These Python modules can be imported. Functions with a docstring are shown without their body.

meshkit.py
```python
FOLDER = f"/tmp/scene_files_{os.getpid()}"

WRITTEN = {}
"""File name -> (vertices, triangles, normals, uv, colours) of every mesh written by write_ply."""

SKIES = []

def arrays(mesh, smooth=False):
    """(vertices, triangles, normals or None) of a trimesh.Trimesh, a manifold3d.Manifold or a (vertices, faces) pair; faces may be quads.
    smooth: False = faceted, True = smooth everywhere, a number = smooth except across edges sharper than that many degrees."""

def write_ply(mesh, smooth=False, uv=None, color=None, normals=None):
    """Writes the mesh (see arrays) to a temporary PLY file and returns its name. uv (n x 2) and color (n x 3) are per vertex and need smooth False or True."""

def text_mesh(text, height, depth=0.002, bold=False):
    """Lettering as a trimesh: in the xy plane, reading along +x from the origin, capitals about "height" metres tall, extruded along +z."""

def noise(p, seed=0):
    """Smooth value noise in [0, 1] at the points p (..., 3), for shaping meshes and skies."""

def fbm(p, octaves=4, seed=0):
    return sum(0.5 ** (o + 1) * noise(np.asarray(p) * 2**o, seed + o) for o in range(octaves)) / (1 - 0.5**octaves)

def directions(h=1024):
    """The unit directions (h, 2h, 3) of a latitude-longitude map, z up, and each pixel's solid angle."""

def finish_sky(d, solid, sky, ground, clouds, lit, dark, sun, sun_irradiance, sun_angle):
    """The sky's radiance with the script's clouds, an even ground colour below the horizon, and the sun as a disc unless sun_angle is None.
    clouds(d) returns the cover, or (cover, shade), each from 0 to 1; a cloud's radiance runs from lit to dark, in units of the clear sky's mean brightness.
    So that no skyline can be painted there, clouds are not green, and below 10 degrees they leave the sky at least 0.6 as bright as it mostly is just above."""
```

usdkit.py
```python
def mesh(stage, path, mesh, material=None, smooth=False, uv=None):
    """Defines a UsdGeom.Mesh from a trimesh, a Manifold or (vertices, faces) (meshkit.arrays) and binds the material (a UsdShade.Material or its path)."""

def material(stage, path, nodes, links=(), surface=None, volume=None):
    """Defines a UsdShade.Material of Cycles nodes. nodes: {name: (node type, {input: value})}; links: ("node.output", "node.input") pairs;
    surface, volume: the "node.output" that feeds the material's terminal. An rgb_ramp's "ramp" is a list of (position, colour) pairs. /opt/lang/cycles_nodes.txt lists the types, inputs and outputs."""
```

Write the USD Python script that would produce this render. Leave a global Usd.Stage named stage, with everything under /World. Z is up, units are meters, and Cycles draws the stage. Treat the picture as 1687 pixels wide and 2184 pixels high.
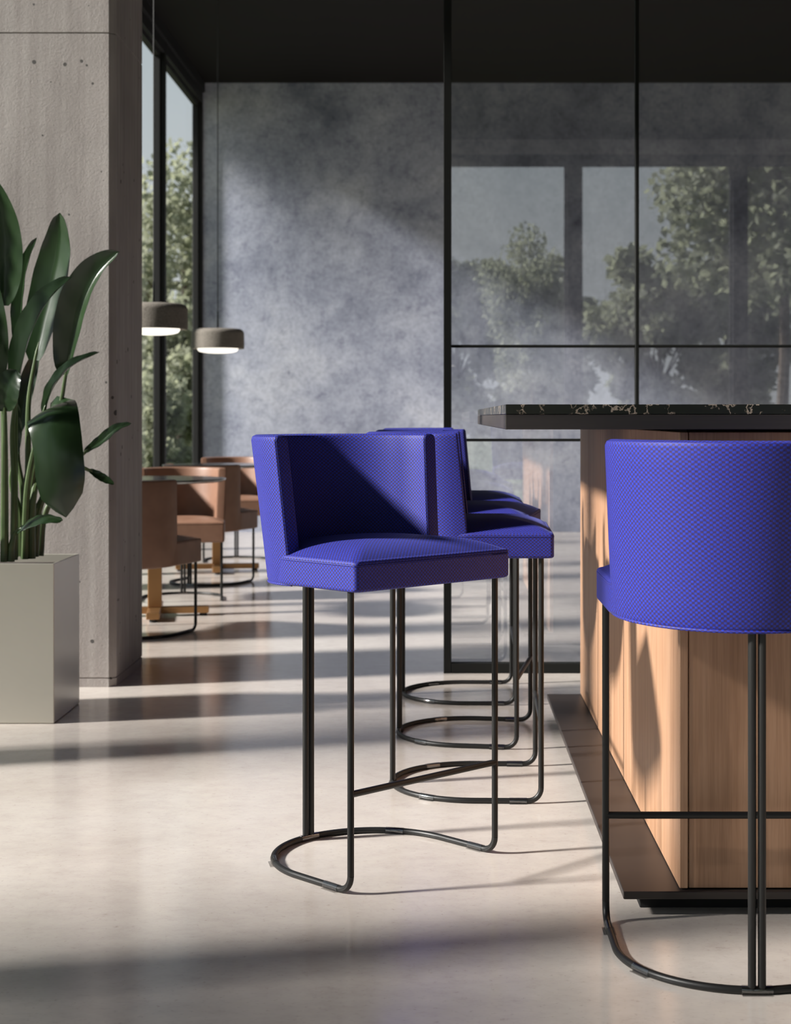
import math, random
import numpy as np, trimesh, usdkit, meshkit
from pxr import Usd, UsdGeom, UsdLux, UsdShade, Gf, Sdf, Vt

stage = Usd.Stage.CreateInMemory()
UsdGeom.SetStageUpAxis(stage, 'Z'); UsdGeom.SetStageMetersPerUnit(stage, 1.0)
UsdGeom.Xform.Define(stage, '/World')
PI = math.pi
T = Sdf.ValueTypeNames

# ------------------------------------------------------------------ camera, sky, sun, exposure
EXPOSURE = -0.88
SUN_E, SUN_SIZE = 5.8, 5.5                       # irradiance across the beam, angular size in degrees
SUN_DIR = np.array([1.0, 0.25, -0.60])           # the way the light travels: from the left windows
SKY = 1.3
cam = UsdGeom.Camera.Define(stage, '/World/Camera')
cam.AddTranslateOp().Set(Gf.Vec3d(0, 0, 1.08)); cam.AddRotateXOp().Set(90.0)
cam.CreateHorizontalApertureAttr(36.0); cam.CreateVerticalApertureAttr(36.0 * 2184 / 1687)
cam.CreateFocalLengthAttr(36.0 * 3390 / 1687)
cam.CreateHorizontalApertureOffsetAttr(-94.5 * 36 / 1687)      # a shift lens: verticals stay vertical
cam.CreateVerticalApertureOffsetAttr(-203 * 36 / 1687)
cam.CreateFStopAttr(8.0); cam.CreateFocusDistanceAttr(3.75)
cam.CreateClippingRangeAttr(Gf.Vec2f(0.05, 500)); cam.CreateExposureAttr(EXPOSURE)

def aim(prim, d):                                # -z of the light along d
    z = -np.asarray(d, float) / np.linalg.norm(d)
    x = np.cross([0, 0, 1.0], z); x /= np.linalg.norm(x); y = np.cross(z, x)
    m = Gf.Matrix4d(*x, 0, *y, 0, *z, 0, 0, 0, 0, 1)
    UsdGeom.Xformable(prim).AddTransformOp().Set(m)

sun = UsdLux.DistantLight.Define(stage, '/World/Sun')
sun.CreateAngleAttr(SUN_SIZE); sun.CreateColorAttr(Gf.Vec3f(1.0, 0.945, 0.90)); sun.CreateIntensityAttr(SUN_E)
sun.CreateNormalizeAttr(True)
aim(sun, SUN_DIR)
dome = UsdLux.DomeLight.Define(stage, '/World/Sky')
sky_mat = usdkit.material(stage, '/World/Looks/sky', {
    'g': ('texture_coordinate', {}), 's': ('separate_xyz', {}),
    'r': ('rgb_ramp', {'ramp': [(0.0, (0.90, 0.91, 0.91)), (0.10, (0.86, 0.89, 0.90)), (0.24, (0.70, 0.79, 0.84)), (0.55, (0.50, 0.60, 0.70)), (1.0, (0.42, 0.52, 0.64))]}),
    'b': ('background_shader', {'strength': SKY})},
    [('g.generated', 's.vector'), ('s.z', 'r.fac'), ('r.color', 'b.color')], surface='b.background')
dome.CreateIntensityAttr(1.0)
UsdShade.MaterialBindingAPI.Apply(dome.GetPrim()).Bind(sky_mat)

# ------------------------------------------------------------------ naming helpers
used = {}
def numbered(base):
    k = used.get(base, 0); used[base] = k + 1
    return base if k == 0 else f'{base}_{k:03d}'

def tag(p, label=None, cat=None, group=None, kind=None):
    p = p.GetPrim() if hasattr(p, 'GetPrim') else p
    for k, v in (('label', label), ('category', cat), ('group', group), ('kind', kind)):
        if v: p.SetCustomDataByKey(k, v)
    return p

def thing(name, label=None, cat=None, loc=(0, 0, 0), rot=0, group=None, kind=None, scale=None):
    x = UsdGeom.Xform.Define(stage, numbered('/World/' + name))
    x.AddTranslateOp().Set(Gf.Vec3d(*map(float, loc)))
    x.AddRotateZOp().Set(float(rot))
    if scale: x.AddScaleOp().Set(Gf.Vec3f(*scale))
    return tag(x, label, cat, group, kind)

def copy_of(src, label, loc, rot=0, group=None, scale=None, cat=None):
    was = src.GetCustomData()
    p = thing(src.GetName(), label, cat or was['category'], loc, rot, group or was.get('group'), scale=scale)
    p.GetReferences().AddInternalReference(src.GetPath()); p.SetInstanceable(True)
    return p

M = {}
def obj(name, mesh, mat, parent=None, smooth=35, uv=None, label=None, kind=None, rawname=False):
    base = (str(parent.GetPath()) if parent is not None else '/World') + '/' + name
    v, f, n = meshkit.arrays(mesh, smooth)
    m = UsdGeom.Mesh.Define(stage, base if rawname else numbered(base))
    m.CreatePointsAttr(Vt.Vec3fArray.FromNumpy(v.astype(np.float32)))
    m.CreateFaceVertexCountsAttr(Vt.IntArray.FromNumpy(np.full(len(f), 3, np.int32)))
    m.CreateFaceVertexIndicesAttr(Vt.IntArray.FromNumpy(np.ascontiguousarray(f, dtype=np.int32).ravel()))
    m.CreateSubdivisionSchemeAttr('none')
    if n is not None:
        m.CreateNormalsAttr(Vt.Vec3fArray.FromNumpy(n.astype(np.float32))); m.SetNormalsInterpolation('vertex')
    if uv is not None:
        if n is None: n = np.zeros_like(v)
        UsdGeom.PrimvarsAPI(m).CreatePrimvar('st', T.TexCoord2fArray, 'vertex').Set(Vt.Vec2fArray.FromNumpy(uv(v, n).astype(np.float32)))
    UsdShade.MaterialBindingAPI.Apply(m.GetPrim()).Bind(M[mat] if isinstance(mat, str) else mat)
    p = m.GetPrim()
    tag(p, label, None, None, kind)
    return p

# ------------------------------------------------------------------ shape helpers
cat_ = trimesh.util.concatenate
def box(x0, x1, y0, y1, z0, z1):
    b = trimesh.creation.box((x1 - x0, y1 - y0, z1 - z0)); b.apply_translation(((x0 + x1) / 2, (y0 + y1) / 2, (z0 + z1) / 2)); return b

def loft(rings, cap=True, closed=True):
    """Rings of n points each, joined into one skin."""
    R = np.asarray(rings, float); k, n = R.shape[:2]; f = []
    for i in range(k - 1):
        for j in range(n if closed else n - 1):
            a, b = i * n + j, i * n + (j + 1) % n
            f += [[a, b, b + n], [a, b + n, a + n]]
    v = R.reshape(-1, 3)
    if cap and closed:
        v = np.vstack([v, R[0].mean(0), R[-1].mean(0)]); c0, c1 = k * n, k * n + 1
        for j in range(n):
            f += [[c0, (j + 1) % n, j], [c1, (k - 1) * n + j, (k - 1) * n + (j + 1) % n]]
    m = trimesh.Trimesh(v, np.array(f), process=False)
    if cap and closed and m.volume < 0: m.invert()
    return m

def bbox(x0, x1, y0, y1, z0, z1, r=0.003):
    """A box with chamfered edges all round."""
    r = min(r, (x1 - x0) / 2.1, (y1 - y0) / 2.1, (z1 - z0) / 2.1)
    def ring(i, z):
        a, b, c, d = x0 + i, x1 - i, y0 + i, y1 - i; q = r if i == 0 else r * .6
        return [(a + q, c, z), (b - q, c, z), (b, c + q, z), (b, d - q, z), (b - q, d, z), (a + q, d, z), (a, d - q, z), (a, c + q, z)]
    return loft([ring(r, z0), ring(0, z0 + r), ring(0, z1 - r), ring(r, z1)])

def tube(pts, r, n=12, closed=False):
    p = np.asarray(pts, float)
    if closed: p = np.vstack([p, p[:2]])
    t = np.gradient(p, axis=0)
    t /= np.linalg.norm(t, axis=1, keepdims=True)
    a = np.cross(t[0], [0, 0, 1.0]); a = a if np.linalg.norm(a) > .1 else np.cross(t[0], [1.0, 0, 0]); a /= np.linalg.norm(a)
    rings = []; r = np.broadcast_to(r, len(p))
    for i in range(len(p)):
        a = a - t[i] * (a @ t[i]); a /= np.linalg.norm(a); b = np.cross(t[i], a)
        g = np.arange(n) * 2 * PI / n
        rings.append(p[i] + r[i] * (np.cos(g)[:, None] * a + np.sin(g)[:, None] * b))
    return loft(rings)

def lathe(prof, n=48):
    g = np.arange(n) * 2 * PI / n
    return loft([np.stack([r * np.cos(g), r * np.sin(g), np.full(n, z)], 1) for r, z in prof])

def bez(P, n):
    """Smooth curve through the points P (Catmull-Rom)."""
    P = np.asarray(P, float); Q = np.vstack([2 * P[0] - P[1], P, 2 * P[-1] - P[-2]]); out = []
    segs = len(P) - 1
    for u in np.linspace(0, segs, n):
        i = min(int(u), segs - 1); t = u - i; a, b, c, d = Q[i:i + 4]
        out.append(.5 * (2 * b + (c - a) * t + (2 * a - 5 * b + 4 * c - d) * t * t + (3 * b - a - 3 * c + d) * t ** 3))
    return np.array(out)

# ------------------------------------------------------------------ materials
def mat(name, nodes, links=(), surface='p.BSDF'):
    M[name] = usdkit.material(stage, '/World/Looks/' + name, nodes, list(links), surface=surface); return M[name]
def plain(name, col, rough=.5, metal=0, spec=.5, **kw):
    mat(name, {'p': ('principled_bsdf', {'base_color': col, 'roughness': rough, 'metallic': metal, 'specular_ior_level': spec, **kw})})

plain('black_metal', (.0095, .0095, .009), .42, 0, .36)
plain('frame_metal', (.013, .013, .013), .6, 0, .3)
plain('post_metal', (.007, .0075, .0065), .6, 0, .2)
plain('dark_reveal', (.006, .006, .006), .8)
plain('plinth_metal', (.030, .023, .020), .42, .15)
plain('brass', (.36, .20, .085), .38, .85)
plain('planter_metal', (.42, .40, .345), .33, .35)
plain('table_glass', (.03, .033, .035), .12)
plain('soil', (.03, .02, .014), .95)
plain('cord', (.03, .03, .03), .6)
plain('rubber', (.02, .02, .02), .7)
plain('ceiling_paint', (.010, .0088, .0080), .75, 0, .12)
plain('side_wall_paint', (.20, .20, .21), .8)
plain('bark', (.09, .065, .045), .9)
mat('diffuser', {'p': ('principled_bsdf', {'base_color': (.8, .78, .72), 'roughness': .4, 'emission_color': (1, .93, .82), 'emission_strength': 2.6})})
mat('clear_plastic', {'t': ('transparent_bsdf', {'color': (.86, .86, .86)}), 'g': ('glossy_bsdf', {'color': (1, 1, 1), 'roughness': .08}), 'm': ('mix_closure', {'fac': .16})},
    [('t.BSDF', 'm.closure1'), ('g.BSDF', 'm.closure2')], 'm.closure')
mat('window_glass', {'t': ('transparent_bsdf', {'color': (.97, .98, .98)}), 'g': ('glossy_bsdf', {'color': (1, 1, 1), 'roughness': 0.0}), 'm': ('mix_closure', {'fac': .05})},
    [('t.BSDF', 'm.closure1'), ('g.BSDF', 'm.closure2')], 'm.closure')
mat('partition_glass', {'t': ('transparent_bsdf', {'color': (.985, .988, .99)}), 'g': ('glossy_bsdf', {'color': (.95, .97, 1), 'roughness': 0.0}), 'm': ('mix_closure', {'fac': .22})},
    [('t.BSDF', 'm.closure1'), ('g.BSDF', 'm.closure2')], 'm.closure')
mat('tinted_glass', {'t': ('transparent_bsdf', {'color': (.95, .96, .96)}), 'g': ('glossy_bsdf', {'color': (1, 1, 1), 'roughness': 0.0}), 'm': ('mix_closure', {'fac': .05})},
    [('t.BSDF', 'm.closure1'), ('g.BSDF', 'm.closure2')], 'm.closure')

def fabric(name, bright, dark, cell):
    mat(name, {'tc': ('texture_coordinate', {}), 's': ('separate_xyz', {}),
               'ku': ('math', {'math_type': 'multiply', 'value2': PI / cell[0]}), 'kv': ('math', {'math_type': 'multiply', 'value2': PI / cell[1]}),
               'su': ('math', {'math_type': 'sine'}), 'sv': ('math', {'math_type': 'sine'}), 'h': ('math', {'math_type': 'multiply'}),
               'r': ('map_range', {'range_type': 'smoothstep', 'from_min': -.06, 'from_max': .16, 'clamp': True}),
               'c': ('mix', {'color1': dark, 'color2': bright}),
               'gp': ('geometry', {}), 'n': ('noise_texture', {'scale': 260, 'detail': 2}), 'nr': ('map_range', {'from_min': .3, 'from_max': .7, 'to_min': .78, 'to_max': 1.2}),
               'c2': ('mix', {'mix_type': 'multiply', 'fac': 1.0}),
               'b': ('bump', {'strength': .14, 'distance': .0010}),
               'p': ('principled_bsdf', {'roughness': .62, 'specular_ior_level': .35, 'sheen_weight': .12, 'sheen_roughness': .4, 'sheen_tint': (.3, .35, 1)})},
        [('tc.UV', 's.vector'), ('s.x', 'ku.value1'), ('s.y', 'kv.value1'), ('ku.value', 'su.value1'), ('kv.value', 'sv.value1'),
         ('su.value', 'h.value1'), ('sv.value', 'h.value2'), ('h.value', 'r.value'), ('r.result', 'c.fac'),
         ('tc.UV', 'n.vector'), ('n.fac', 'nr.value'), ('c.color', 'c2.color1'), ('nr.result', 'c2.color2'),
         ('h.value', 'b.height'), ('b.normal', 'p.normal'), ('c2.color', 'p.base_color')])
fabric('blue_fabric', (.012, .029, .335), (.023, .012, .085), (.0052, .0045))

def noisy(name, stops, scale, detail=6, rough=.5, stretch=(1, 1, 1), bump=0, bscale=60, bdist=.002, spec=.5, metal=0, distortion=0, coords='position', fine=None, rr=None):
    """A material whose own colour varies with noise in metres."""
    nodes = {'g': ('geometry', {}) if coords == 'position' else ('texture_coordinate', {}), 'm': ('mapping', {'scale': stretch}),
             'n': ('noise_texture', {'scale': scale, 'detail': detail, 'roughness': .6, 'distortion': distortion}), 'r': ('rgb_ramp', {'ramp': stops}),
             'p': ('principled_bsdf', {'roughness': rough, 'specular_ior_level': spec, 'metallic': metal})}
    links = [('g.' + ('position' if coords == 'position' else 'object'), 'm.vector'), ('m.vector', 'n.vector'), ('n.fac', 'r.fac')]
    last = 'r.color'
    if fine:
        nodes['n3'] = ('noise_texture', {'scale': fine[0], 'detail': 3}); nodes['r3'] = ('rgb_ramp', {'ramp': fine[1]}); nodes['x3'] = ('mix', {'mix_type': 'multiply', 'fac': 1.0})
        links += [('m.vector', 'n3.vector'), ('n3.fac', 'r3.fac'), (last, 'x3.color1'), ('r3.color', 'x3.color2')]; last = 'x3.color'
    if bump:
        nodes['n2'] = ('noise_texture', {'scale': bscale, 'detail': 4}); nodes['b'] = ('bump', {'strength': bump, 'distance': bdist})
        links += [('m.vector', 'n2.vector'), ('n2.fac', 'b.height'), ('b.normal', 'p.normal')]
    if rr:
        nodes['rm'] = ('map_range', {'from_min': .3, 'from_max': .7, 'to_min': rr[0], 'to_max': rr[1]}); links += [('n.fac', 'rm.value'), ('rm.result', 'p.roughness')]
    mat(name, nodes, links + [(last, 'p.base_color')])

noisy('leather', [(.3, (.19, .097, .060)), (.7, (.24, .130, .084))], 9, rough=.48, bump=.25, bscale=300, bdist=.0008)
noisy('leather_seat_side', [(.3, (.30, .20, .15)), (.7, (.36, .25, .19))], 9, rough=.45, bump=.25, bscale=300, bdist=.0008)
noisy('felt', [(.35, (.12, .108, .09)), (.65, (.24, .215, .185))], 190, detail=3, rough=.95, bump=.8, bscale=260, bdist=.002, coords='object')
noisy('dark_wood', [(.3, (.022, .018, .018)), (.7, (.045, .037, .036))], 26, rough=.5, stretch=(.06, .06, 1), bump=.4, bscale=55, bdist=.001)
noisy('oak', [(.30, (.32, .172, .094)), (.50, (.395, .225, .132)), (.72, (.45, .272, .168))], 30, detail=8, rough=.45, stretch=(1, 1, .035), bump=.15, bscale=60, bdist=.0006,
      fine=(190, [(.35, (.84, .82, .80)), (.6, (1, 1, 1))]))
noisy('lawn', [(.3, (.045, .07, .022)), (.7, (.10, .13, .045))], 3, rough=.9)
# polished screed floor
mat('floor_screed', {
    'g': ('geometry', {}), 'n1': ('noise_texture', {'scale': .9, 'detail': 8, 'roughness': .62}), 'r1': ('rgb_ramp', {'ramp': [(.30, (.47, .417, .372)), (.50, (.555, .504, .455)), (.70, (.62, .578, .53))]}),
    'm2': ('mapping', {'scale': (1, 1.3, 1)}), 'n2': ('noise_texture', {'scale': 13, 'detail': 9, 'roughness': .74}), 'r2': ('rgb_ramp', {'ramp': [(.26, (.76, .74, .73)), (.38, (.93, .915, .92)), (.50, (.985, .98, .985)), (.7, (1.04, 1.04, 1.03))]}),
    'n5': ('noise_texture', {'scale': 75, 'detail': 5, 'roughness': .7}), 'r5': ('rgb_ramp', {'ramp': [(.29, (.72, .69, .67)), (.36, (.94, .93, .92)), (.45, (1, 1, 1))]}), 'x5': ('mix', {'mix_type': 'multiply', 'fac': 1.0}),
    'x': ('mix', {'mix_type': 'multiply', 'fac': 1.0}), 'rr': ('map_range', {'from_min': .3, 'from_max': .7, 'to_min': .11, 'to_max': .20}),
    'b': ('bump', {'strength': .06, 'distance': .002}),
    'p': ('principled_bsdf', {'specular_ior_level': 1.0})},
    [('g.position', 'n1.vector'), ('n1.fac', 'r1.fac'), ('g.position', 'm2.vector'), ('m2.vector', 'n2.vector'), ('n2.fac', 'r2.fac'), ('r1.color', 'x.color1'), ('r2.color', 'x.color2'),
     ('g.position', 'n5.vector'), ('n5.fac', 'r5.fac'), ('x.color', 'x5.color1'), ('r5.color', 'x5.color2'), ('x5.color', 'p.base_color'), ('n1.fac', 'rr.value'), ('rr.result', 'p.roughness'), ('n2.fac', 'b.height'), ('b.normal', 'p.normal')])
# blue grey cloudy plaster of the back wall
mat('blue_plaster', {
    'g': ('geometry', {}), 'n1': ('noise_texture', {'scale': 1.1, 'detail': 9, 'roughness': .66, 'distortion': .3}),
    'r1': ('rgb_ramp', {'ramp': [(.30, (.185, .203, .268)), (.44, (.32, .345, .43)), (.54, (.42, .447, .535)), (.68, (.56, .585, .655))]}),
    'n2': ('noise_texture', {'scale': 6.5, 'detail': 10, 'roughness': .80, 'distortion': .25}), 'r2': ('rgb_ramp', {'ramp': [(.27, (.28, .28, .31)), (.37, (.72, .72, .76)), (.48, (.98, .98, .98)), (.7, (1.10, 1.10, 1.09))]}),
    'n3': ('noise_texture', {'scale': 28, 'detail': 6, 'roughness': .7}), 'r3': ('rgb_ramp', {'ramp': [(.3, (.78, .78, .80)), (.6, (1.05, 1.05, 1.05))]}),
    'x': ('mix', {'mix_type': 'multiply', 'fac': 1.0}), 'x2': ('mix', {'mix_type': 'multiply', 'fac': 1.0}), 'p': ('principled_bsdf', {'roughness': .8, 'specular_ior_level': .25})},
    [('g.position', 'n1.vector'), ('n1.fac', 'r1.fac'), ('g.position', 'n2.vector'), ('n2.fac', 'r2.fac'), ('g.position', 'n3.vector'), ('n3.fac', 'r3.fac'),
     ('r1.color', 'x.color1'), ('r2.color', 'x.color2'), ('x.color', 'x2.color1'), ('r3.color', 'x2.color2'), ('x2.color', 'p.base_color')])
# board-marked grey concrete with blow holes
mat('cast_concrete', {
    'g': ('geometry', {}), 'm': ('mapping', {'scale': (1, 1, .35)}), 'n1': ('noise_texture', {'scale': 5, 'detail': 8, 'roughness': .65}), 'r1': ('rgb_ramp', {'ramp': [(.3, (.265, .243, .228)), (.7, (.375, .348, .328))]}),
    'ms': ('mapping', {'scale': (14, 14, .5)}), 'ns': ('noise_texture', {'scale': 2.2, 'detail': 4}), 'rs': ('rgb_ramp', {'ramp': [(.3, (.86, .84, .84)), (.65, (1.05, 1.05, 1.05))]}),
    'v': ('voronoi_texture', {'scale': 17, 'randomness': 1}), 'vn': ('noise_texture', {'scale': 9, 'detail': 2}), 'vr': ('map_range', {'from_min': .44, 'from_max': .72, 'to_min': .0, 'to_max': .22}),
    'lt': ('math', {'math_type': 'less_than'}), 'hole': ('mix', {'color2': (.075, .07, .066)}), 'x': ('mix', {'mix_type': 'multiply', 'fac': 1.0}),
    'n4': ('noise_texture', {'scale': 130, 'detail': 6, 'roughness': .65}), 'hm': ('math', {'math_type': 'subtract'}), 'hs': ('math', {'math_type': 'multiply', 'value2': .6}),
    'b': ('bump', {'strength': .5, 'distance': .003}), 'p': ('principled_bsdf', {'roughness': .75, 'specular_ior_level': .3})},
    [('g.position', 'm.vector'), ('m.vector', 'n1.vector'), ('n1.fac', 'r1.fac'), ('g.position', 'ms.vector'), ('ms.vector', 'ns.vector'), ('ns.fac', 'rs.fac'),
     ('r1.color', 'x.color1'), ('rs.color', 'x.color2'), ('g.position', 'v.vector'), ('g.position', 'vn.vector'), ('vn.fac', 'vr.value'), ('v.distance', 'lt.value1'), ('vr.result', 'lt.value2'),
     ('lt.value', 'hole.fac'), ('x.color', 'hole.color1'), ('hole.color', 'p.base_color'), ('g.position', 'n4.vector'), ('lt.value', 'hs.value1'), ('n4.fac', 'hm.value1'), ('hs.value', 'hm.value2'), ('hm.value', 'b.height'), ('b.normal', 'p.normal')])
# black marble with pale broken veins
mat('black_marble', {
    'g': ('geometry', {}), 'n': ('noise_texture', {'scale': 9, 'detail': 5, 'roughness': .6}), 'v': ('voronoi_texture', {'feature': 'distance_to_edge', 'scale': 11}), 'mx': ('mix', {'mix_type': 'linear_light', 'fac': .16}),
    'lt': ('map_range', {'from_min': 0, 'from_max': .05, 'to_min': 1, 'to_max': 0, 'clamp': True}), 'n2': ('noise_texture', {'scale': 24, 'detail': 3}), 'br': ('map_range', {'from_min': .44, 'from_max': .54, 'to_min': 0, 'to_max': 1, 'clamp': True}),
    'k': ('math', {'math_type': 'multiply'}), 'c': ('mix', {'color1': (.013, .014, .012), 'color2': (.55, .44, .34)}), 'p': ('principled_bsdf', {'roughness': .25})},
    [('g.position', 'n.vector'), ('g.position', 'mx.color1'), ('n.color', 'mx.color2'), ('mx.color', 'v.vector'), ('v.distance', 'lt.value'), ('g.position', 'n2.vector'), ('n2.fac', 'br.value'),
     ('lt.result', 'k.value1'), ('br.result', 'k.value2'), ('k.value', 'c.fac'), ('c.color', 'p.base_color')])
def leafy(name, c1, c2, trans, rough, scale, spec=.5, tw=.35):
    mat(name, {'g': ('geometry', {}), 'n': ('noise_texture', {'scale': scale, 'detail': 3}), 'r': ('rgb_ramp', {'ramp': [(.3, c1), (.7, c2)]}),
               'p': ('principled_bsdf', {'roughness': rough, 'specular_ior_level': spec}), 't': ('translucent_bsdf', {'color': trans}), 'm': ('mix_closure', {'fac': tw})},
        [('g.position', 'n.vector'), ('n.fac', 'r.fac'), ('r.color', 'p.base_color'), ('p.BSDF', 'm.closure1'), ('t.BSDF', 'm.closure2')], 'm.closure')
leafy('plant_leaf', (.012, .028, .010), (.024, .050, .018), (.05, .11, .02), .24, 6, .6, .10)
leafy('plant_stalk', (.05, .085, .028), (.085, .125, .045), (.1, .15, .03), .4, 12, .5, .1)
leafy('foliage', (.16, .172, .125), (.32, .33, .245), (.38, .40, .27), .6, 1.2, .3, .5)
leafy('foliage_dark', (.045, .07, .03), (.11, .135, .055), (.11, .14, .04), .6, 1.2, .3, .3)

# ------------------------------------------------------------------ the room shell
XL, XR, YB, YF, HC = -2.22, 5.2, 14.9, -4.5, 4.21
def struct(name, mesh, m, **kw):
    return tag(obj(name, mesh, m, smooth=False, **kw), kind='structure')
struct('floor', box(XL - .16, XR, YF - .16, YB, -.12, 0), 'floor_screed')
struct('ceiling', box(XL - .16, XR + .12, YF - .16, YB + .12, HC, HC + .2), 'ceiling_paint')
struct('wall_back', box(XL - .02, XR + .12, YB, YB + .12, -.12, HC), 'blue_plaster')
struct('wall_right', box(XR, XR + .12, YF - .16, YB, -.12, HC), 'side_wall_paint')
struct('ground', box(-80, 80, -80, 90, -.32, -.13), 'lawn')
HEAD = 4.02
struct('wall_left', cat_([box(XL - .10, XL + .02, YF - .16, YB, HEAD + .1, HC), box(XL - .16, XL, YF - .16, YB - 2.03 * 9, 0, HEAD + .1)]), 'frame_metal')
struct('wall_front', box(XL, XR, YF - .16, YF, HEAD + .02, HC), 'side_wall_paint')

def window(parent_kind_n, a0, a1, axis, z1):
    """A tall fixed light: outer frame, stepped inner bead and pane. axis 'y': in the left wall, axis 'x': in the wall behind the camera."""
    w = thing(f'window_{parent_kind_n}', kind='structure')
    def b(s0, s1, d0, d1, z0, z1_):                    # s along the wall, d depth from the inner face outwards
        return bbox(XL - d1, XL - d0, s0, s1, z0, z1_, .004) if axis == 'y' else bbox(s0, s1, YF - d1, YF - d0, z0, z1_, .004)
    f = .035 if axis == 'y' else .075
    o = [b(a0, a0 + f, 0, .095, 0, z1 + .1), b(a1 - f, a1, 0, .095, 0, z1 + .1), b(a0 + f, a1 - f, 0, .095, z1, z1 + .1), b(a0 + f, a1 - f, 0, .095, 0, .05)]
    obj('frame', cat_(o), 'frame_metal', w)
    g = f + .028
    i = [b(a0 + f, a0 + g, .035, .09, .05, z1), b(a1 - g, a1 - f, .035, .09, .05, z1), b(a0 + g, a1 - g, .035, .09, z1 - .03, z1), b(a0 + g, a1 - g, .035, .09, .05, .08)]
    obj('bead', cat_(i), 'frame_metal', w)
    obj('pane', b(a0 + g, a1 - g, .075, .083, .08, z1 - .03), 'window_glass' if axis == 'y' else 'tinted_glass', w, smooth=False)
for i, (a, b) in enumerate([(2.60, 2.76), (4.81, 4.90), (7.36, 7.70), (9.78, 10.10)]):        # steel piers on the outside of the window wall
    struct(f'trim_{i + 1}', bbox(XL - .34, XL - .098, a, b, 0, HC, .004), 'frame_metal')
k = 1
for j in range(9):
    window(k, YB - 2.03 * (j + 1), YB - 2.03 * j, 'y', HEAD); k += 1
for j in range(4):
    a = XL - .01 + 1.87 * j
    window(k, max(a, XL), min(a + 1.87, XR), 'x', HEAD - .08); k += 1

# concrete column with pour joints and chamfered corners
def column_ring(x0, x1, y0, y1, i, z, c=.026):
    a, b, d, e = x0 + i, x1 - i, y0 + i, y1 - i
    return [(a + c, d, z), (b - c, d, z), (b, d + c, z), (b, e - c, z), (b - c, e, z), (a + c, e, z), (a, e - c, z), (a, d + c, z)]
zs, rings = [(0, 0)], []
for zj in (.036, 2.614):
    zs += [(zj - .003, 0), (zj - .002, .004), (zj + .002, .004), (zj + .003, 0)]
zs.append((HC, 0))
for z, i in zs: rings.append(column_ring(-2.06, -1.297, 6.35, 6.95, i, z))
tag(obj('concrete_column', loft(rings), 'cast_concrete', smooth=False), 'square raw concrete column with blow holes and chamfered corners behind the planter', 'column')

# ------------------------------------------------------------------ glass partition
GP = thing('glass_partition', 'black steel framed glass partition standing behind the bar', 'partition', (0.016, 6.69, 0))
XW = XR - .016
obj('post', bbox(0, .033, 0, .05, 0, HC - .002, .002), 'post_metal', GP)
obj('bottom_rail', bbox(.033, XW, 0, .05, 0, .042, .002), 'post_metal', GP)
obj('top_rail', bbox(.033, XW, 0, .05, HC - .044, HC - .002, .002), 'post_metal', GP)
mull = [.033 + .775 + .791 * i for i in range(6)]
for x in mull: obj('mullion', bbox(x, x + .016, .01, .04, .042, HC - .044, .002), 'post_metal', GP)
edges = [.033] + [e for x in mull for e in (x, x + .016)] + [XW]
lv = [.042, .982, 1.378, HC - .044]
for c in range(len(edges) // 2):
    a, b = edges[2 * c], edges[2 * c + 1]
    if b - a < .05: continue
    for z in (.982, 1.378): obj('transom', bbox(a, b, .012, .038, z - .006, z + .006, .002), 'post_metal', GP)
    for r in range(3): obj('glass_pane', box(a, b, .021, .029, lv[r] + (.006 if r else 0), lv[r + 1] - (.006 if r < 2 else 0)), 'partition_glass', GP, smooth=False)

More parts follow.
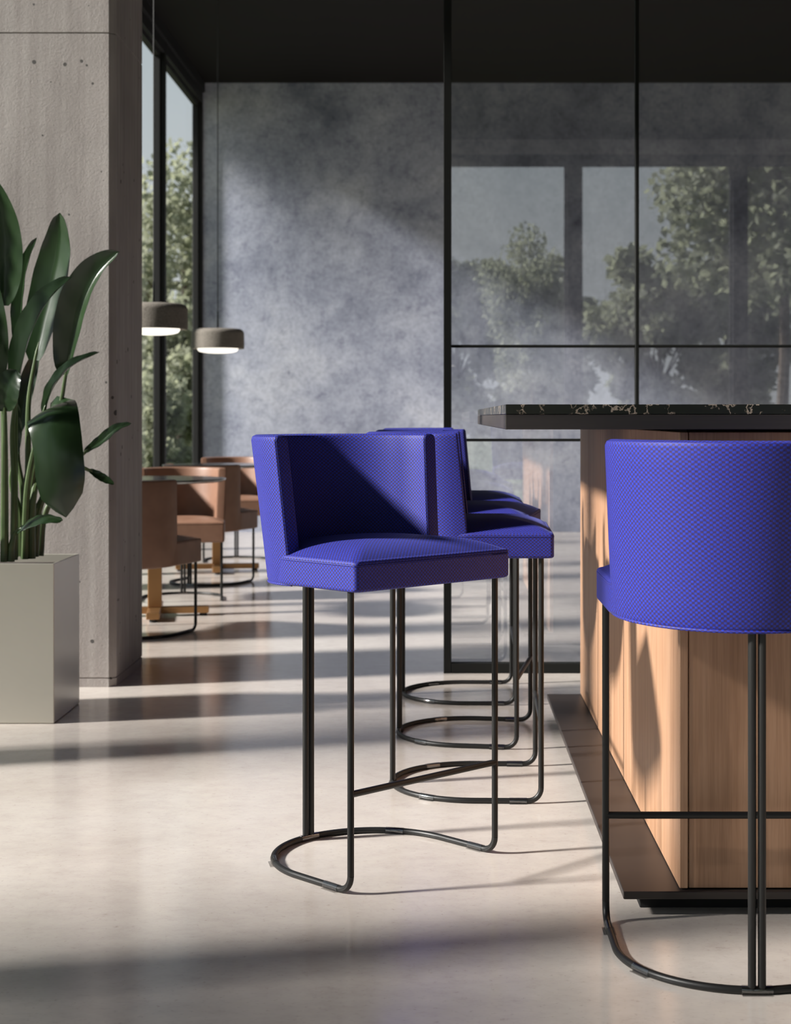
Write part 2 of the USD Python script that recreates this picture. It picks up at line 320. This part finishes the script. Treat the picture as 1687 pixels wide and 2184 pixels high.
# ------------------------------------------------------------------ bar island
IY0, IY1, IX, IX2, PT = 3.447, 5.885, .52, 4.0, .054
isl = thing('bar_cabinet', 'oak veneered bar island on a dark metal plinth plate', 'bar', (IX, IY0, 0))
def ib(x0, x1, y0, y1, z0, z1, r=.0015): return bbox(x0 - IX, x1 - IX, y0 - IY0, y1 - IY0, z0, z1, r)
obj('plinth_plate', ib(.397, IX2, IY0 - .012, IY1, PT - .017, PT), 'plinth_metal', isl, label='dark brown metal plinth plate under the oak cabinet')
obj('recessed_base', ib(.44, IX2 - .05, IY0 + .05, IY1 - .05, 0, PT - .017), 'dark_reveal', isl)
CT = 1.053
obj('carcass', ib(IX + .0185, IX2, IY0 + .022, IY1 - .003, PT, CT), 'dark_reveal', isl)
joints = [IY0, 4.33, 4.95, 5.56, IY1]
for a, b in zip(joints[:-1], joints[1:]):
    obj('side_panel', ib(IX, IX + .0185, a, b - .0025, PT + .003, CT - .006), 'oak', isl)
fx = [IX + .0205, 1.10, 1.75, 2.40, 3.05, IX2]
for a, b in zip(fx[:-1], fx[1:]):
    obj('front_panel', ib(a, b - .0025, IY0 + .003, IY0 + .022, PT + .003, CT - .006), 'oak', isl)
top = thing('countertop', 'black marble bar top with pale veins over a dark wood apron', 'countertop', (.14, 3.39, CT))
obj('wood_apron', bbox(0, IX2 - .1, 0, 2.48, 0, .0315, .0015), 'dark_wood', top, label='dark stained wood edge under the marble')
obj('marble_slab', bbox(.0005, IX2 - .1, .0005, 2.48, .0322, .0535, .0012), 'black_marble', top)

# ------------------------------------------------------------------ seating: one U plan for stool and chair
RS, ST = .238, .190                                  # ring radius, straight length in front of the half circle
def u_plan(R, front, n=40, corner=None):
    """Open path: right front, round the back, left front; points and outward normals."""
    pts, nor = [], []
    for y in np.linspace(front, 0, 6)[:-1]: pts.append((R, y)); nor.append((1, 0))
    for a in np.linspace(0, -PI, n): pts.append((R * math.cos(a), R * math.sin(a))); nor.append((math.cos(a), math.sin(a)))
    for y in np.linspace(0, front, 6)[1:]: pts.append((-R, y)); nor.append((-1, 0))
    return np.array(pts), np.array(nor)

def u_uv(v, n):
    x, y = v[:, 0], v[:, 1]; R = .25
    s = np.where(y < 0, R * np.arctan2(x, -y), np.sign(x) * (R * PI / 2 + y))
    uv = np.stack([s, v[:, 2]], 1)
    f = (n[:, 1] > .75) & (y > -.08); uv[f] = v[f][:, [0, 2]]
    h = np.abs(n[:, 2]) > .6; uv[h] = v[h][:, :2]
    return uv

def shell_mesh(z0, z1, R=.2475, t=.040, front=-.008):
    P, N = u_plan(R, .02, 48); P[:, 1] += -.007
    arm = np.clip((P[:, 1] + .12) / .13, 0, 1); P[:, 1] += (front - .013) * arm
    H = z1 - z0; rt, rb = .013, .012
    # cross-section, outer side upwards then inner side downwards: (inward distance, height)
    out = [(.012, z0), (.004, z0 + .003), (0, z0 + rb)] + [(0, z0 + rb + (H - rb - rt) * k / 8) for k in range(1, 9)] + [(.004, z1 - .004), (rt, z1)]
    inn = [(t - q if q else t, z) for q, z in out]
    inn = [(t - a, z) for a, z in out]
    m = len(out); rings = []
    nP = len(P)
    def section(i, shrink):
        p, n = P[i], N[i]; pts = []
        back = max(0, -n[1])
        for lst in (out, inn[::-1]):
            for a, z in lst:
                h = (z - z0) / H
                a2 = t / 2 + (a - t / 2) * (1 - shrink * 2 / t) if shrink else a
                z2 = min(z, z1 - shrink * .7) if shrink else z
                off = -a2 + h * (.018 + .030 * back ** 2)
                q = p + n * off
                pts.append((q[0], q[1] - (.018 + .018 * arm[i]) * h, z2 - .007 * back * (1 - h)))
        return pts
    def shifted(sec, dy): return [(x, y + dy, z) for x, y, z in sec]
    r = .007
    for k, (s, d) in enumerate(((r, 0), (r * .3, -r * .3))): rings.append(shifted(section(0, s), d + r * .0))
    for i in range(1, nP - 1): rings.append(section(i, 0))
    rings[2:2] = [shifted(section(0, 0), -r)]
    rings.append(shifted(section(nP - 1, 0), -r))
    for s, d in ((r * .3, -r * .3), (r, 0)): rings.append(shifted(section(nP - 1, s), d))
    R_ = np.array(rings); k, n, _ = R_.shape; v = R_.reshape(-1, 3); f = []
    for i in range(k - 1):
        for j in range(n):
            a, b = i * n + j, i * n + (j + 1) % n; f += [[a, b, b + n], [a, b + n, a + n]]
    for base, flip in ((0, False), ((k - 1) * n, True)):
        for j in range(m - 1):
            q = [base + j, base + j + 1, base + n - 2 - j, base + n - 1 - j]
            tri = [[q[0], q[2], q[1]], [q[0], q[3], q[2]]]
            f += [x[::-1] for x in tri] if flip else tri
    msh = trimesh.Trimesh(v, np.array(f), process=False)
    if msh.volume < 0: msh.invert()
    return msh

def seat_outline(W, R, front, inset=0, n=36, c=.011):
    """Closed outline of the seat: square front with small rounded corners, round back."""
    W, R, front = W - inset, R - inset, front - inset; c = c + inset * .9; pts = []
    for x in np.linspace(-W + c, W - c, 10): pts.append((x, front))
    for a in np.linspace(PI / 2, 0, 7)[1:-1]: pts.append((W - c + c * math.cos(a), front - c + c * math.sin(a)))
    for y in np.linspace(front - c, 0, 8): pts.append((W, y))
    for a in np.linspace(0, -PI, n)[1:-1]: pts.append((W * math.cos(a), R * math.sin(a)))
    for y in np.linspace(0, front - c, 8): pts.append((-W, y))
    for a in np.linspace(PI, PI / 2, 7)[1:-1]: pts.append((-W + c + c * math.cos(a), front - c + c * math.sin(a)))
    return np.array(pts)

def seat_mesh(z0, z1, crown, W=.255, Rb=.215, front=.226):
    ring = lambda i, z: [(x, y, z) for x, y in seat_outline(W, Rb, front, i)]
    r = .008
    rings = [ring(r * (1 - math.sin(a)), z0 + r * (1 - math.cos(a))) for a in np.linspace(0, PI / 2, 6)]
    rings += [ring(0, z) for z in np.linspace(z0 + r, z1 - .0135, 4)[1:]] + [ring(.0016, z1 - .0125), ring(.0016, z1 - .0095), ring(0, z1 - .0085)]     # groove for the piping
    rings += [ring(.009 * (1 - math.cos(a)), z1 - .0085 * (1 - math.sin(a))) for a in np.linspace(0, PI / 2, 6)[1:]]
    o = seat_outline(W, Rb, front, .009); c = np.array([0, .01])
    for s in 1 - (1 - .04) * np.linspace(0, 1, 18)[1:] ** 1.6:
        h = crown * (1 - s ** 3.6)
        rings.append([(*(c + (p - c) * s), z1 + h) for p in o])
    return loft(rings)

def seat_piping(z1, W=.255, Rb=.215, front=.226):
    o = seat_outline(W, Rb, front, .0008)
    return tube([(x, y, z1 - .011) for x, y in o], .0019, 6, closed=True)

TR = .0078                                            # frame tube radius
def frame_parts(root, ztop, rest, m='black_metal'):
    br = .036                                         # bend between leg and floor ring
    for s in (1, -1):
        obj('leg', tube([(s * RS, ST, TR + br), (s * RS, ST, (ztop + br) / 2), (s * RS, ST, ztop)], TR), m, root)
    P, _ = u_plan(RS, ST - br, 56)
    path = [(RS, ST - br + br * math.sin(a), TR + br - br * math.cos(a)) for a in np.linspace(PI / 2, 0, 8)[:-1]] + [(x, y, TR) for x, y in P]
    path += [(-RS, ST - br + br * math.sin(a), TR + br - br * math.cos(a)) for a in np.linspace(0, PI / 2, 8)[1:]]
    obj('floor_ring', tube(path, TR), m, root)
    for s in (1, -1): obj('back_post', tube([(s * .0093, -RS, TR), (s * .0093, -RS, ztop / 2), (s * .0093, -RS, ztop)], TR), m, root)
    if rest:
        obj('footrest', tube([(-RS, ST, rest), (0, ST, rest), (RS, ST, rest)], TR), m, root)
    def ringpoint(d):                                  # d: angle from the side for the arc, or the straight
        return d
    def clip(pts):
        pts = np.asarray(pts, float)
        sl = tube(pts, TR + .0016, 12)
        e = np.cross(pts[-1] - pts[0], [0, 0, 1.0]); e /= np.linalg.norm(e)
        t = (pts[-1] - pts[0]); L = np.linalg.norm(t); t /= L; mid = pts.mean(0); a = math.atan2(t[1], t[0])
        fl = trimesh.creation.box((L, .026, .0016)); fl.apply_transform(trimesh.transformations.rotation_matrix(a, [0, 0, 1])); fl.apply_translation((mid[0], mid[1], .0008))
        obj('floor_glide', cat_([sl, fl]), 'clear_plastic', root, label='clear plastic floor glide clipped on the ring' )
    for s in (1, -1):
        clip([(s * RS, y, TR) for y in np.linspace(ST - br - .052, ST - br - .004, 4)])
        clip([(s * RS * math.cos(a), -RS * math.sin(a), TR) for a in np.linspace(.47, .67, 6)])
    clip([(RS * math.cos(a), -RS * math.sin(a), TR) for a in np.linspace(PI / 2 - .12, PI / 2 + .12, 7)])

def make_stool(label, loc, rot, group):
    t = thing('bar_stool', label, 'bar stool', loc, rot, group)
    st = obj('seat', seat_mesh(.6855, .757, .034), 'blue_fabric', t, uv=u_uv)
    obj('piping', seat_piping(.757), 'blue_fabric', st, uv=u_uv)
    bk = obj('backrest', shell_mesh(.683, 1.036), 'blue_fabric', t, uv=u_uv)
    P, N = u_plan(.2455, 0, 48); P, N = P[5:-5], N[5:-5]
    obj('hem', tube([(x, y - .007 - .001, .686 - .007 * max(0, -n[1])) for (x, y), n in zip(P, N)], .003, 8), 'blue_fabric', bk, uv=u_uv)
    frame_parts(t, .69, .228)
    return t
G1 = 'blue woven bar stools around the bar'
stool = make_stool('blue woven bar stool turned to the viewer, nearest of those left of the bar', (-.167, 3.887, 0), -135, G1)
copy_of(stool, 'blue bar stool facing the bar side, directly behind the stool turned to the viewer', (.099, 4.68, 0), -91.5)
copy_of(stool, 'blue bar stool along the bar side, middle one of the three behind the turned stool', (.097, 5.42, 0), -98.6)
copy_of(stool, 'farthest blue bar stool of the row, next to the glass partition', (.095, 6.19, 0), -91)
copy_of(stool, 'blue bar stool seen from behind before the oak bar, at the right edge', (.593, 3.21, 0), 0)

def make_chair(label, loc, rot, group):
    t = thing('tub_chair', label, 'chair', loc, rot, group)
    st = obj('seat', seat_mesh(.348, .468, .022), 'leather', t)
    obj('piping', seat_piping(.468), 'leather', st)
    obj('backrest', shell_mesh(.345, .773, t=.05), 'leather', t)
    frame_parts(t, .355, None)
    return t
G2 = 'tan leather tub chairs at the round tables'
chair = make_chair('tan leather tub chair with its back to us, beside the concrete column', (-1.522, 7.93, 0), -20, G2)
copy_of(chair, 'tan leather tub chair facing us behind the nearer round table', (-1.535, 9.45, 0), -173)
copy_of(chair, 'tan leather tub chair with its back to us at the farther round table', (-1.515, 10.36, 0), -20)
copy_of(chair, 'farthest tan leather tub chair, facing us behind the farther round table', (-1.53, 11.95, 0), -173)

# ------------------------------------------------------------------ round tables and pendant lamps
def make_table(label, loc, group):
    t = thing('round_table', label, 'table', loc, 8, group)
    obj('tabletop', lathe([(.0, .728), (.36, .728), (.381, .738), (.383, .744), (.381, .747), (0, .747)], 64), 'table_glass', t, label='dark polished round top')
    obj('mounting_plate', lathe([(0, .722), (.12, .722), (.12, .728), (0, .728)], 32), 'black_metal', t)
    obj('column', bbox(-.037, .037, -.037, .037, .05, .722, .003), 'brass', t)
    obj('foot_bar', bbox(-.29, .29, -.035, .035, .016, .05, .003), 'brass', t)
    obj('foot_bar', bbox(-.035, .035, -.29, -.035, .016, .05, .003), 'brass', t)
    obj('foot_bar', bbox(-.035, .035, .035, .29, .016, .05, .003), 'brass', t)
    for x, y in ((.26, 0), (-.26, 0), (0, .26), (0, -.26)):
        g = lathe([(0, 0), (.02, 0), (.02, .016), (0, .016)], 16); g.apply_translation((x, y, 0)); obj('glide', g, 'rubber', t)
    return t
table = make_table('nearer round table with dark top on brass cross foot', (-1.545, 8.62, 0), 'round brass footed tables')
copy_of(table, 'farther round table with dark top, nearest the blue grey wall', (-1.56, 11.15, 0), 8)

def make_lamp(label, loc, group):
    t = thing('pendant_lamp', label, 'lamp', loc, 0, group)
    zb = 1.553; R = .1825
    prof = [(R - .012, zb), (R, zb + .001), (R + .001, zb + .03), (R, zb + .095)]
    prof += [(R - .035 + .035 * math.cos(a), zb + .103 + .035 * math.sin(a)) for a in np.linspace(.1, PI / 2, 8)]
    prof += [(.02, zb + .139), (.0, zb + .139)]
    inner = [(0, zb + .128), (R - .04, zb + .128), (R - .012, zb + .10)]
    obj('shade', lathe([*inner, *prof], 56), 'felt', t, label='grey beige felt drum shade')
    obj('diffuser', lathe([(0, zb + .03), (.138, zb + .03), (.141, zb - .004), (.135, zb - .012)] + [(.135 * math.cos(a), zb - .012 - .02 * math.sin(a)) for a in np.linspace(.15, PI / 2, 8)], 48), 'diffuser', t, label='glowing opal glass diffuser')
    obj('lamp_holder', lathe([(0, zb + .03), (.03, zb + .03), (.03, zb + .128), (0, zb + .128)], 20), 'black_metal', t)
    obj('cord_grip', lathe([(0, zb + .139), (.006, zb + .139), (.005, zb + .26), (0, zb + .26)], 12), 'black_metal', t)
    obj('cord', tube([(0, 0, zb + .26), (0, 0, 3), (0, 0, HC - .02)], .0032, 8), 'cord', t)
    obj('ceiling_rose', lathe([(0, HC - .03), (.05, HC - .03), (.055, HC - .001), (0, HC - .001)], 24), 'black_metal', t)
    l = UsdLux.DiskLight.Define(stage, str(t.GetPath()) + '/glow'); l.CreateRadiusAttr(.13); l.CreateIntensityAttr(2.0); l.CreateColorAttr(Gf.Vec3f(1, .9, .75))
    l.AddTranslateOp().Set(Gf.Vec3d(0, 0, zb - .04))
    return t
lamp = make_lamp('grey felt pendant lamp partly hidden by the concrete column, above the nearer table', (-1.548, 8.6, 0), 'felt pendant lamps')
copy_of(lamp, 'whole grey felt pendant lamp in front of the blue grey wall', (-1.545, 11.06, 0))

# ------------------------------------------------------------------ planter and plant
px0, px1, py0, py1, ph = -1.752, -1.357, 5.59, 5.985, .564
pl = thing('planter', 'tall square satin metal planter standing before the concrete column', 'planter', ((px0 + px1) / 2, (py0 + py1) / 2, 0))
h = (px1 - px0) / 2
def sq(a, z, c=.002): return [(-a + c, -a, z), (a - c, -a, z), (a, -a + c, z), (a, a - c, z), (a - c, a, z), (-a + c, a, z), (-a, a - c, z), (-a, -a + c, z)]
obj('body', loft([sq(h - .004, .0), sq(h, .004), sq(h, ph - .002), sq(h - .001, ph), sq(h - .006, ph), sq(h - .007, ph - .002), sq(h - .007, ph - .06), sq(.05, ph - .061)]), 'planter_metal', pl, smooth=20)
soil = box(-h + .0075, h - .0075, -h + .0075, h - .0075, ph - .059, ph - .03).subdivide().subdivide().subdivide().subdivide()
sv = soil.vertices; up = sv[:, 2] > ph - .032; sv[up, 2] += .006 * (meshkit.fbm(sv[up] * 40, 3, 2) - .5) ; soil.vertices = sv
obj('soil', soil, 'soil', pl)

plant = thing('potted_plant', 'large leafed green plant with upright stalks growing in the square planter', 'plant', ((px0 + px1) / 2, (py0 + py1) / 2, ph - .03))
S = 586.0
def pp(p):
    """Elevation drawing of the plant: u right of the stem centre, v up from the planter rim, d towards the column (all in 1/586 m)."""
    u, v, d = p; return np.array([u / S, d / S, v / S + .03])
def leaf(mid, width, face, fold=.25, tilt=0., root=None, curl=.14, prof=None, stalk=True, bias=(1, 1), tipw=.55):
    """mid: midrib points base to tip (u,v,d); face: direction the upper side looks; fold: V angle; bias: width of the two halves."""
    c = bez([pp(p) for p in mid], 26); n = len(c); t = np.gradient(c, axis=0); t /= np.linalg.norm(t, axis=1, keepdims=True)
    fd = np.array(face, float); fd /= np.linalg.norm(fd)
    W = width / S / 2; cols = 11; up, dn = [], []
    for i in range(n):
        k = i / (n - 1)
        w = W * max(math.sin(PI * min(1, .04 + .96 * k ** .9)), 0) ** tipw if k < .97 else W * .12 * (1 - k) / .03
        if prof: w = W * np.interp(k, *zip(*prof))
        nn = fd - t[i] * (fd @ t[i]); nn /= np.linalg.norm(nn) + 1e-9; s = np.cross(t[i], nn)
        th = .0016; a, b = [], []
        for j in range(cols):
            q = (j / (cols - 1)) * 2 - 1; bw = bias[0] if q < 0 else bias[1]; x = q * w * bw
            ang = fold + curl * abs(q)
            p = c[i] + s * x * math.cos(ang) + nn * (abs(x) * math.sin(ang)) + nn * .0016 * math.sin(9 * k * PI + j) * abs(q)
            rib = .0028 * math.exp(-(q * 7) ** 2) * (1 - k * .7)
            a.append(p + nn * (th * .5 - rib * .4)); b.append(p - nn * (th * .5 + rib))
        up.append(a); dn.append(b)
    rings = [a + b[::-1] for a, b in zip(up, dn)]
    lf = obj('leaf', loft(rings), 'plant_leaf', plant, smooth=60)
    if root is not None:
        r0 = pp(root); b0 = c[0]; t0 = t[0]; L = np.linalg.norm(b0 - r0)
        path = bez([r0, r0 + np.array([0, 0, L * .35]) + (b0 - r0) * .12, b0 - t0 * L * .14 + (r0 - b0) * .08, b0, c[3]], 20)
        rad = np.linspace(.0145, .0036, 20); rad[-3:] *= [.9, .7, .4]
        obj('stalk', tube(path, rad, 9), 'plant_stalk', lf, label='pale green stalk')
U = lambda x, y, d=0: (x - 30, 1200 - y, d)
V = (0, -1, 0)
leaf([U(62, 775, 60), U(78, 690, 70), U(100, 590, 75), U(113, 520, 70), U(117, 455, 55)], 92, (-.32, -1, .1), .20, root=(20, 0, 40))
leaf([U(138, 808, 20), U(158, 720, 15), U(180, 645, 10), U(212, 588, 5), U(257, 545, 0)], 84, (-.2, -1, .35), .38, root=(32, 0, 10), bias=(1.2, .5))
leaf([U(50, 850, -45), U(66, 770, -50), U(90, 700, -50), U(122, 645, -45), U(163, 602, -35)], 66, (-.7, -1, .5), .50, root=(10, 0, -30), bias=(1.1, .9))
leaf([U(33, 740, 30), U(38, 660, 35), U(48, 580, 35), U(73, 512, 30)], 44, (-.6, -1, .3), .5, root=(-5, 0, 30))
leaf([U(4, 660, 10), U(4, 580, 10), U(2, 490, 5), U(-14, 388, -5)], 96, (.1, -1, .1), .15, root=(-20, 0, 10))
leaf([U(2, 850, -60), U(0, 760, -70), U(-4, 670, -75), U(-14, 560, -70)], 84, (.2, -1, .1), .15, root=(-30, 0, -40))
leaf([U(-14, 780, -95), U(-10, 720, -100), U(-6, 650, -95)], 44, (.2, -1, .1), .2, root=(-40, 0, -60))
leaf([U(37, 886, -90), U(38, 860, -92), U(46, 830, -92), U(60, 800, -85)], 62, (0, -1, .25), .12, root=(2, 0, -75), tipw=.42)
leaf([U(101, 888, -20), U(122, 835, -25), U(160, 790, -20), U(216, 760, -10)], 34, (-.6, -.8, .7), .5, root=(28, 0, -10))
leaf([U(104, 905, 30), U(110, 884, -10), U(122, 880, -50), U(136, 905, -82), U(147, 950, -98), U(153, 1000, -104), U(157, 1055, -102), U(165, 1106, -92)], 112, (.05, -1, .55), -.05, curl=-.16, prof=[(0, .3), (.06, .8), (.16, 1.0), (.3, 1.0), (.6, .92), (.78, .93), (.88, .78), (.95, .42), (1, .02)], root=(40, 0, 0))
leaf([U(168, 975, 70), U(200, 952, 80), U(232, 925, 85), U(265, 912, 90)], 27, (.2, -.8, .8), .3, root=(34, 0, 50))
leaf([U(172, 1015, 95), U(200, 1033, 100), U(225, 1046, 100)], 22, (.2, -.8, .6), .2, root=(40, 0, 70))
leaf([U(84, 1036, 55), U(88, 1010, 55), U(98, 980, 55), U(120, 945, 50)], 42, (0, -1, .3), .2, root=(26, 0, 45))
leaf([U(58, 1136, -70), U(85, 1118, -85), U(120, 1108, -90), U(158, 1112, -90)], 34, (.1, -.7, 1), -.3, root=(14, 0, -70), tipw=.4)
leaf([U(-4, 1112, -100), U(-4, 1085, -105), U(-4, 1050, -105), U(-10, 1010, -100)], 46, (.1, -1, .1), .15, root=(-30, 0, -85))
leaf([U(46, 1102, 30), U(50, 1070, 30), U(52, 1040, 30), U(50, 1015, 30)], 20, (.5, -1, .1), .3, root=(18, 0, 25))
leaf([U(20, 930, 90), U(26, 860, 100), U(40, 800, 105), U(60, 745, 100)], 40, (.3, -1, .3), .3, root=(5, 0, 70))
leaf([U(14, 1000, 60), U(22, 950, 62), U(24, 900, 60), U(20, 850, 55)], 22, (.3, -1, .3), .4, root=(0, 0, 60))

# ------------------------------------------------------------------ trees outside
def crown_mesh(seed, rx, rz, n, size, lobes=26, hollow=.45):
    rng = np.random.default_rng(seed)
    d = rng.normal(size=(lobes, 3)); d /= np.linalg.norm(d, axis=1, keepdims=True)
    cen = d * np.array([rx, rx, rz]) * rng.uniform(.35, .80, (lobes, 1)); lr = rng.uniform(.22, .42, lobes) * rx
    which = rng.integers(0, lobes, n); q = rng.normal(size=(n, 3)); q /= np.linalg.norm(q, axis=1, keepdims=True)
    p = cen[which] + q * (lr[which] * rng.uniform(.35, 1, n) ** .5)[:, None] * np.array([1, 1, .8])
    a = rng.normal(size=(n, 3)); a[:, 2] -= .3; a /= np.linalg.norm(a, axis=1, keepdims=True)
    b = np.cross(a, rng.normal(size=(n, 3))); b /= np.linalg.norm(b, axis=1, keepdims=True)
    L = size * rng.uniform(.7, 1.3, (n, 1)); w = L * .32
    v = np.stack([p, p + a * L * .5 + b * w, p + a * L, p + a * L * .5 - b * w], 1).reshape(-1, 3)
    i = np.arange(n)[:, None] * 4; f = np.concatenate([i + [0, 1, 2], i + [0, 2, 3]])
    return trimesh.Trimesh(v, f, process=False), cen
def make_tree(name, label, cat, loc, h, rx, rz, n, size, seed, m='foliage', group=None, lobes=26):
    t = thing(name, label, cat, loc, 0, group)
    cm, cen = crown_mesh(seed, rx, rz, n, size, lobes); zc = h - rz * .95
    cm.apply_translation((0, 0, zc)); obj('crown', cm, m, t, smooth=False)
    rng = np.random.default_rng(seed + 7); tr = [tube(bez([(0, 0, 0), (.05 * rx, .03, zc * .5), (0, .05, zc)], 8), np.linspace(.055, .03, 8) * h / 4, 8)]
    for c in cen[:14]:
        tr.append(tube(bez([(0, .02, zc * .72), np.array([c[0] * .4, c[1] * .4, zc + c[2] * .3 - rz * .2]), c + [0, 0, zc]], 6), np.linspace(.022, .006, 6) * h / 4, 5))
    obj('trunk', cat_(tr), 'bark', t)
    return t
GL = -.13
GA = 'background trees seen through the left windows'
ta = make_tree('tree', 'leafy tree filling the rightmost left window behind the farther lamp', 'tree', (-5.0, 31.0, GL), 7.4, 1.6, 3.5, 5200, .17, 11, group=GA, lobes=40)
copy_of(ta, 'leafy tree with a lower top in the window strip beside the column', (-7.9, 37.5, GL), 70, scale=(1, 1, .92))
hg = make_tree('bushy_tree', 'bushy tree branched to the ground beyond the left windows', 'tree', (-4.6, 27.6, GL), 3.6, 1.25, 1.75, 7000, .15, 12, group='dense row of trees beyond the left windows', lobes=40)
for i, (x, y, s) in enumerate([(-7.0, 30.2, .95), (-9.5, 31.5, 1.0), (-2.6, 31.0, .8), (-5.7, 35.2, 1.2), (-10.9, 36.6, 1.3), (-1.8, 35.2, 1.2), (-8.6, 27.0, .85), (-3.5, 19.6, .52), (-4.9, 20.6, .56)]):
    copy_of(hg, 'bushy tree branched to the ground beyond the left windows', (x, y, GL), 40 * i, scale=(s, s, s))
tb = make_tree('broad_tree', 'tall broad tree behind the camera, mirrored at the right of the glass partition', 'tree', (5.1, -10.6, GL), 7.6, 2.25, 2.7, 12000, .17, 21, 'foliage', 'trees beyond the rear windows', 44)
copy_of(tb, 'smaller broad tree rising from the mirrored tree line left of the tall one', (1.55, -13.4, GL), 50, scale=(.42, .42, .58))
low = 'bushy tree of the tree line mirrored low in the glass partition'
hr = make_tree('low_tree', low, 'tree', (.3, -15.3, GL), 4.7, 1.5, 2.3, 12000, .19, 22, 'foliage', 'tree line beyond the rear windows', 36)
for i, (x, y, s) in enumerate([(4.0, -15.6, .98), (7.7, -15.3, 1.0), (-3.4, -15.2, 1.0), (2.1, -19.2, 1.06), (5.9, -19.4, 1.12), (-1.8, -19.2, 1.06)]):
    copy_of(hr, low, (x, y, GL), 50 * i, scale=(s, s, s))
# young trees close to the left windows; their crowns break the sunlight on the near floor
tc = make_tree('young_tree', 'young tree outside the left windows, shading the near floor', 'tree', (-8.1, .7, GL), 5.35, 1.0, .75, 850, .16, 31, 'foliage', 'young trees outside the left windows', 16)
copy_of(tc, 'second young tree farther along outside the left windows', (-8.0, 3.6, GL), 80, scale=(.5, .5, 1.05))
copy_of(tc, 'young tree at the far end of the window wall, its crown at the window head', (-5.2, 13.85, GL), 200, scale=(.68, .68, 1.33))
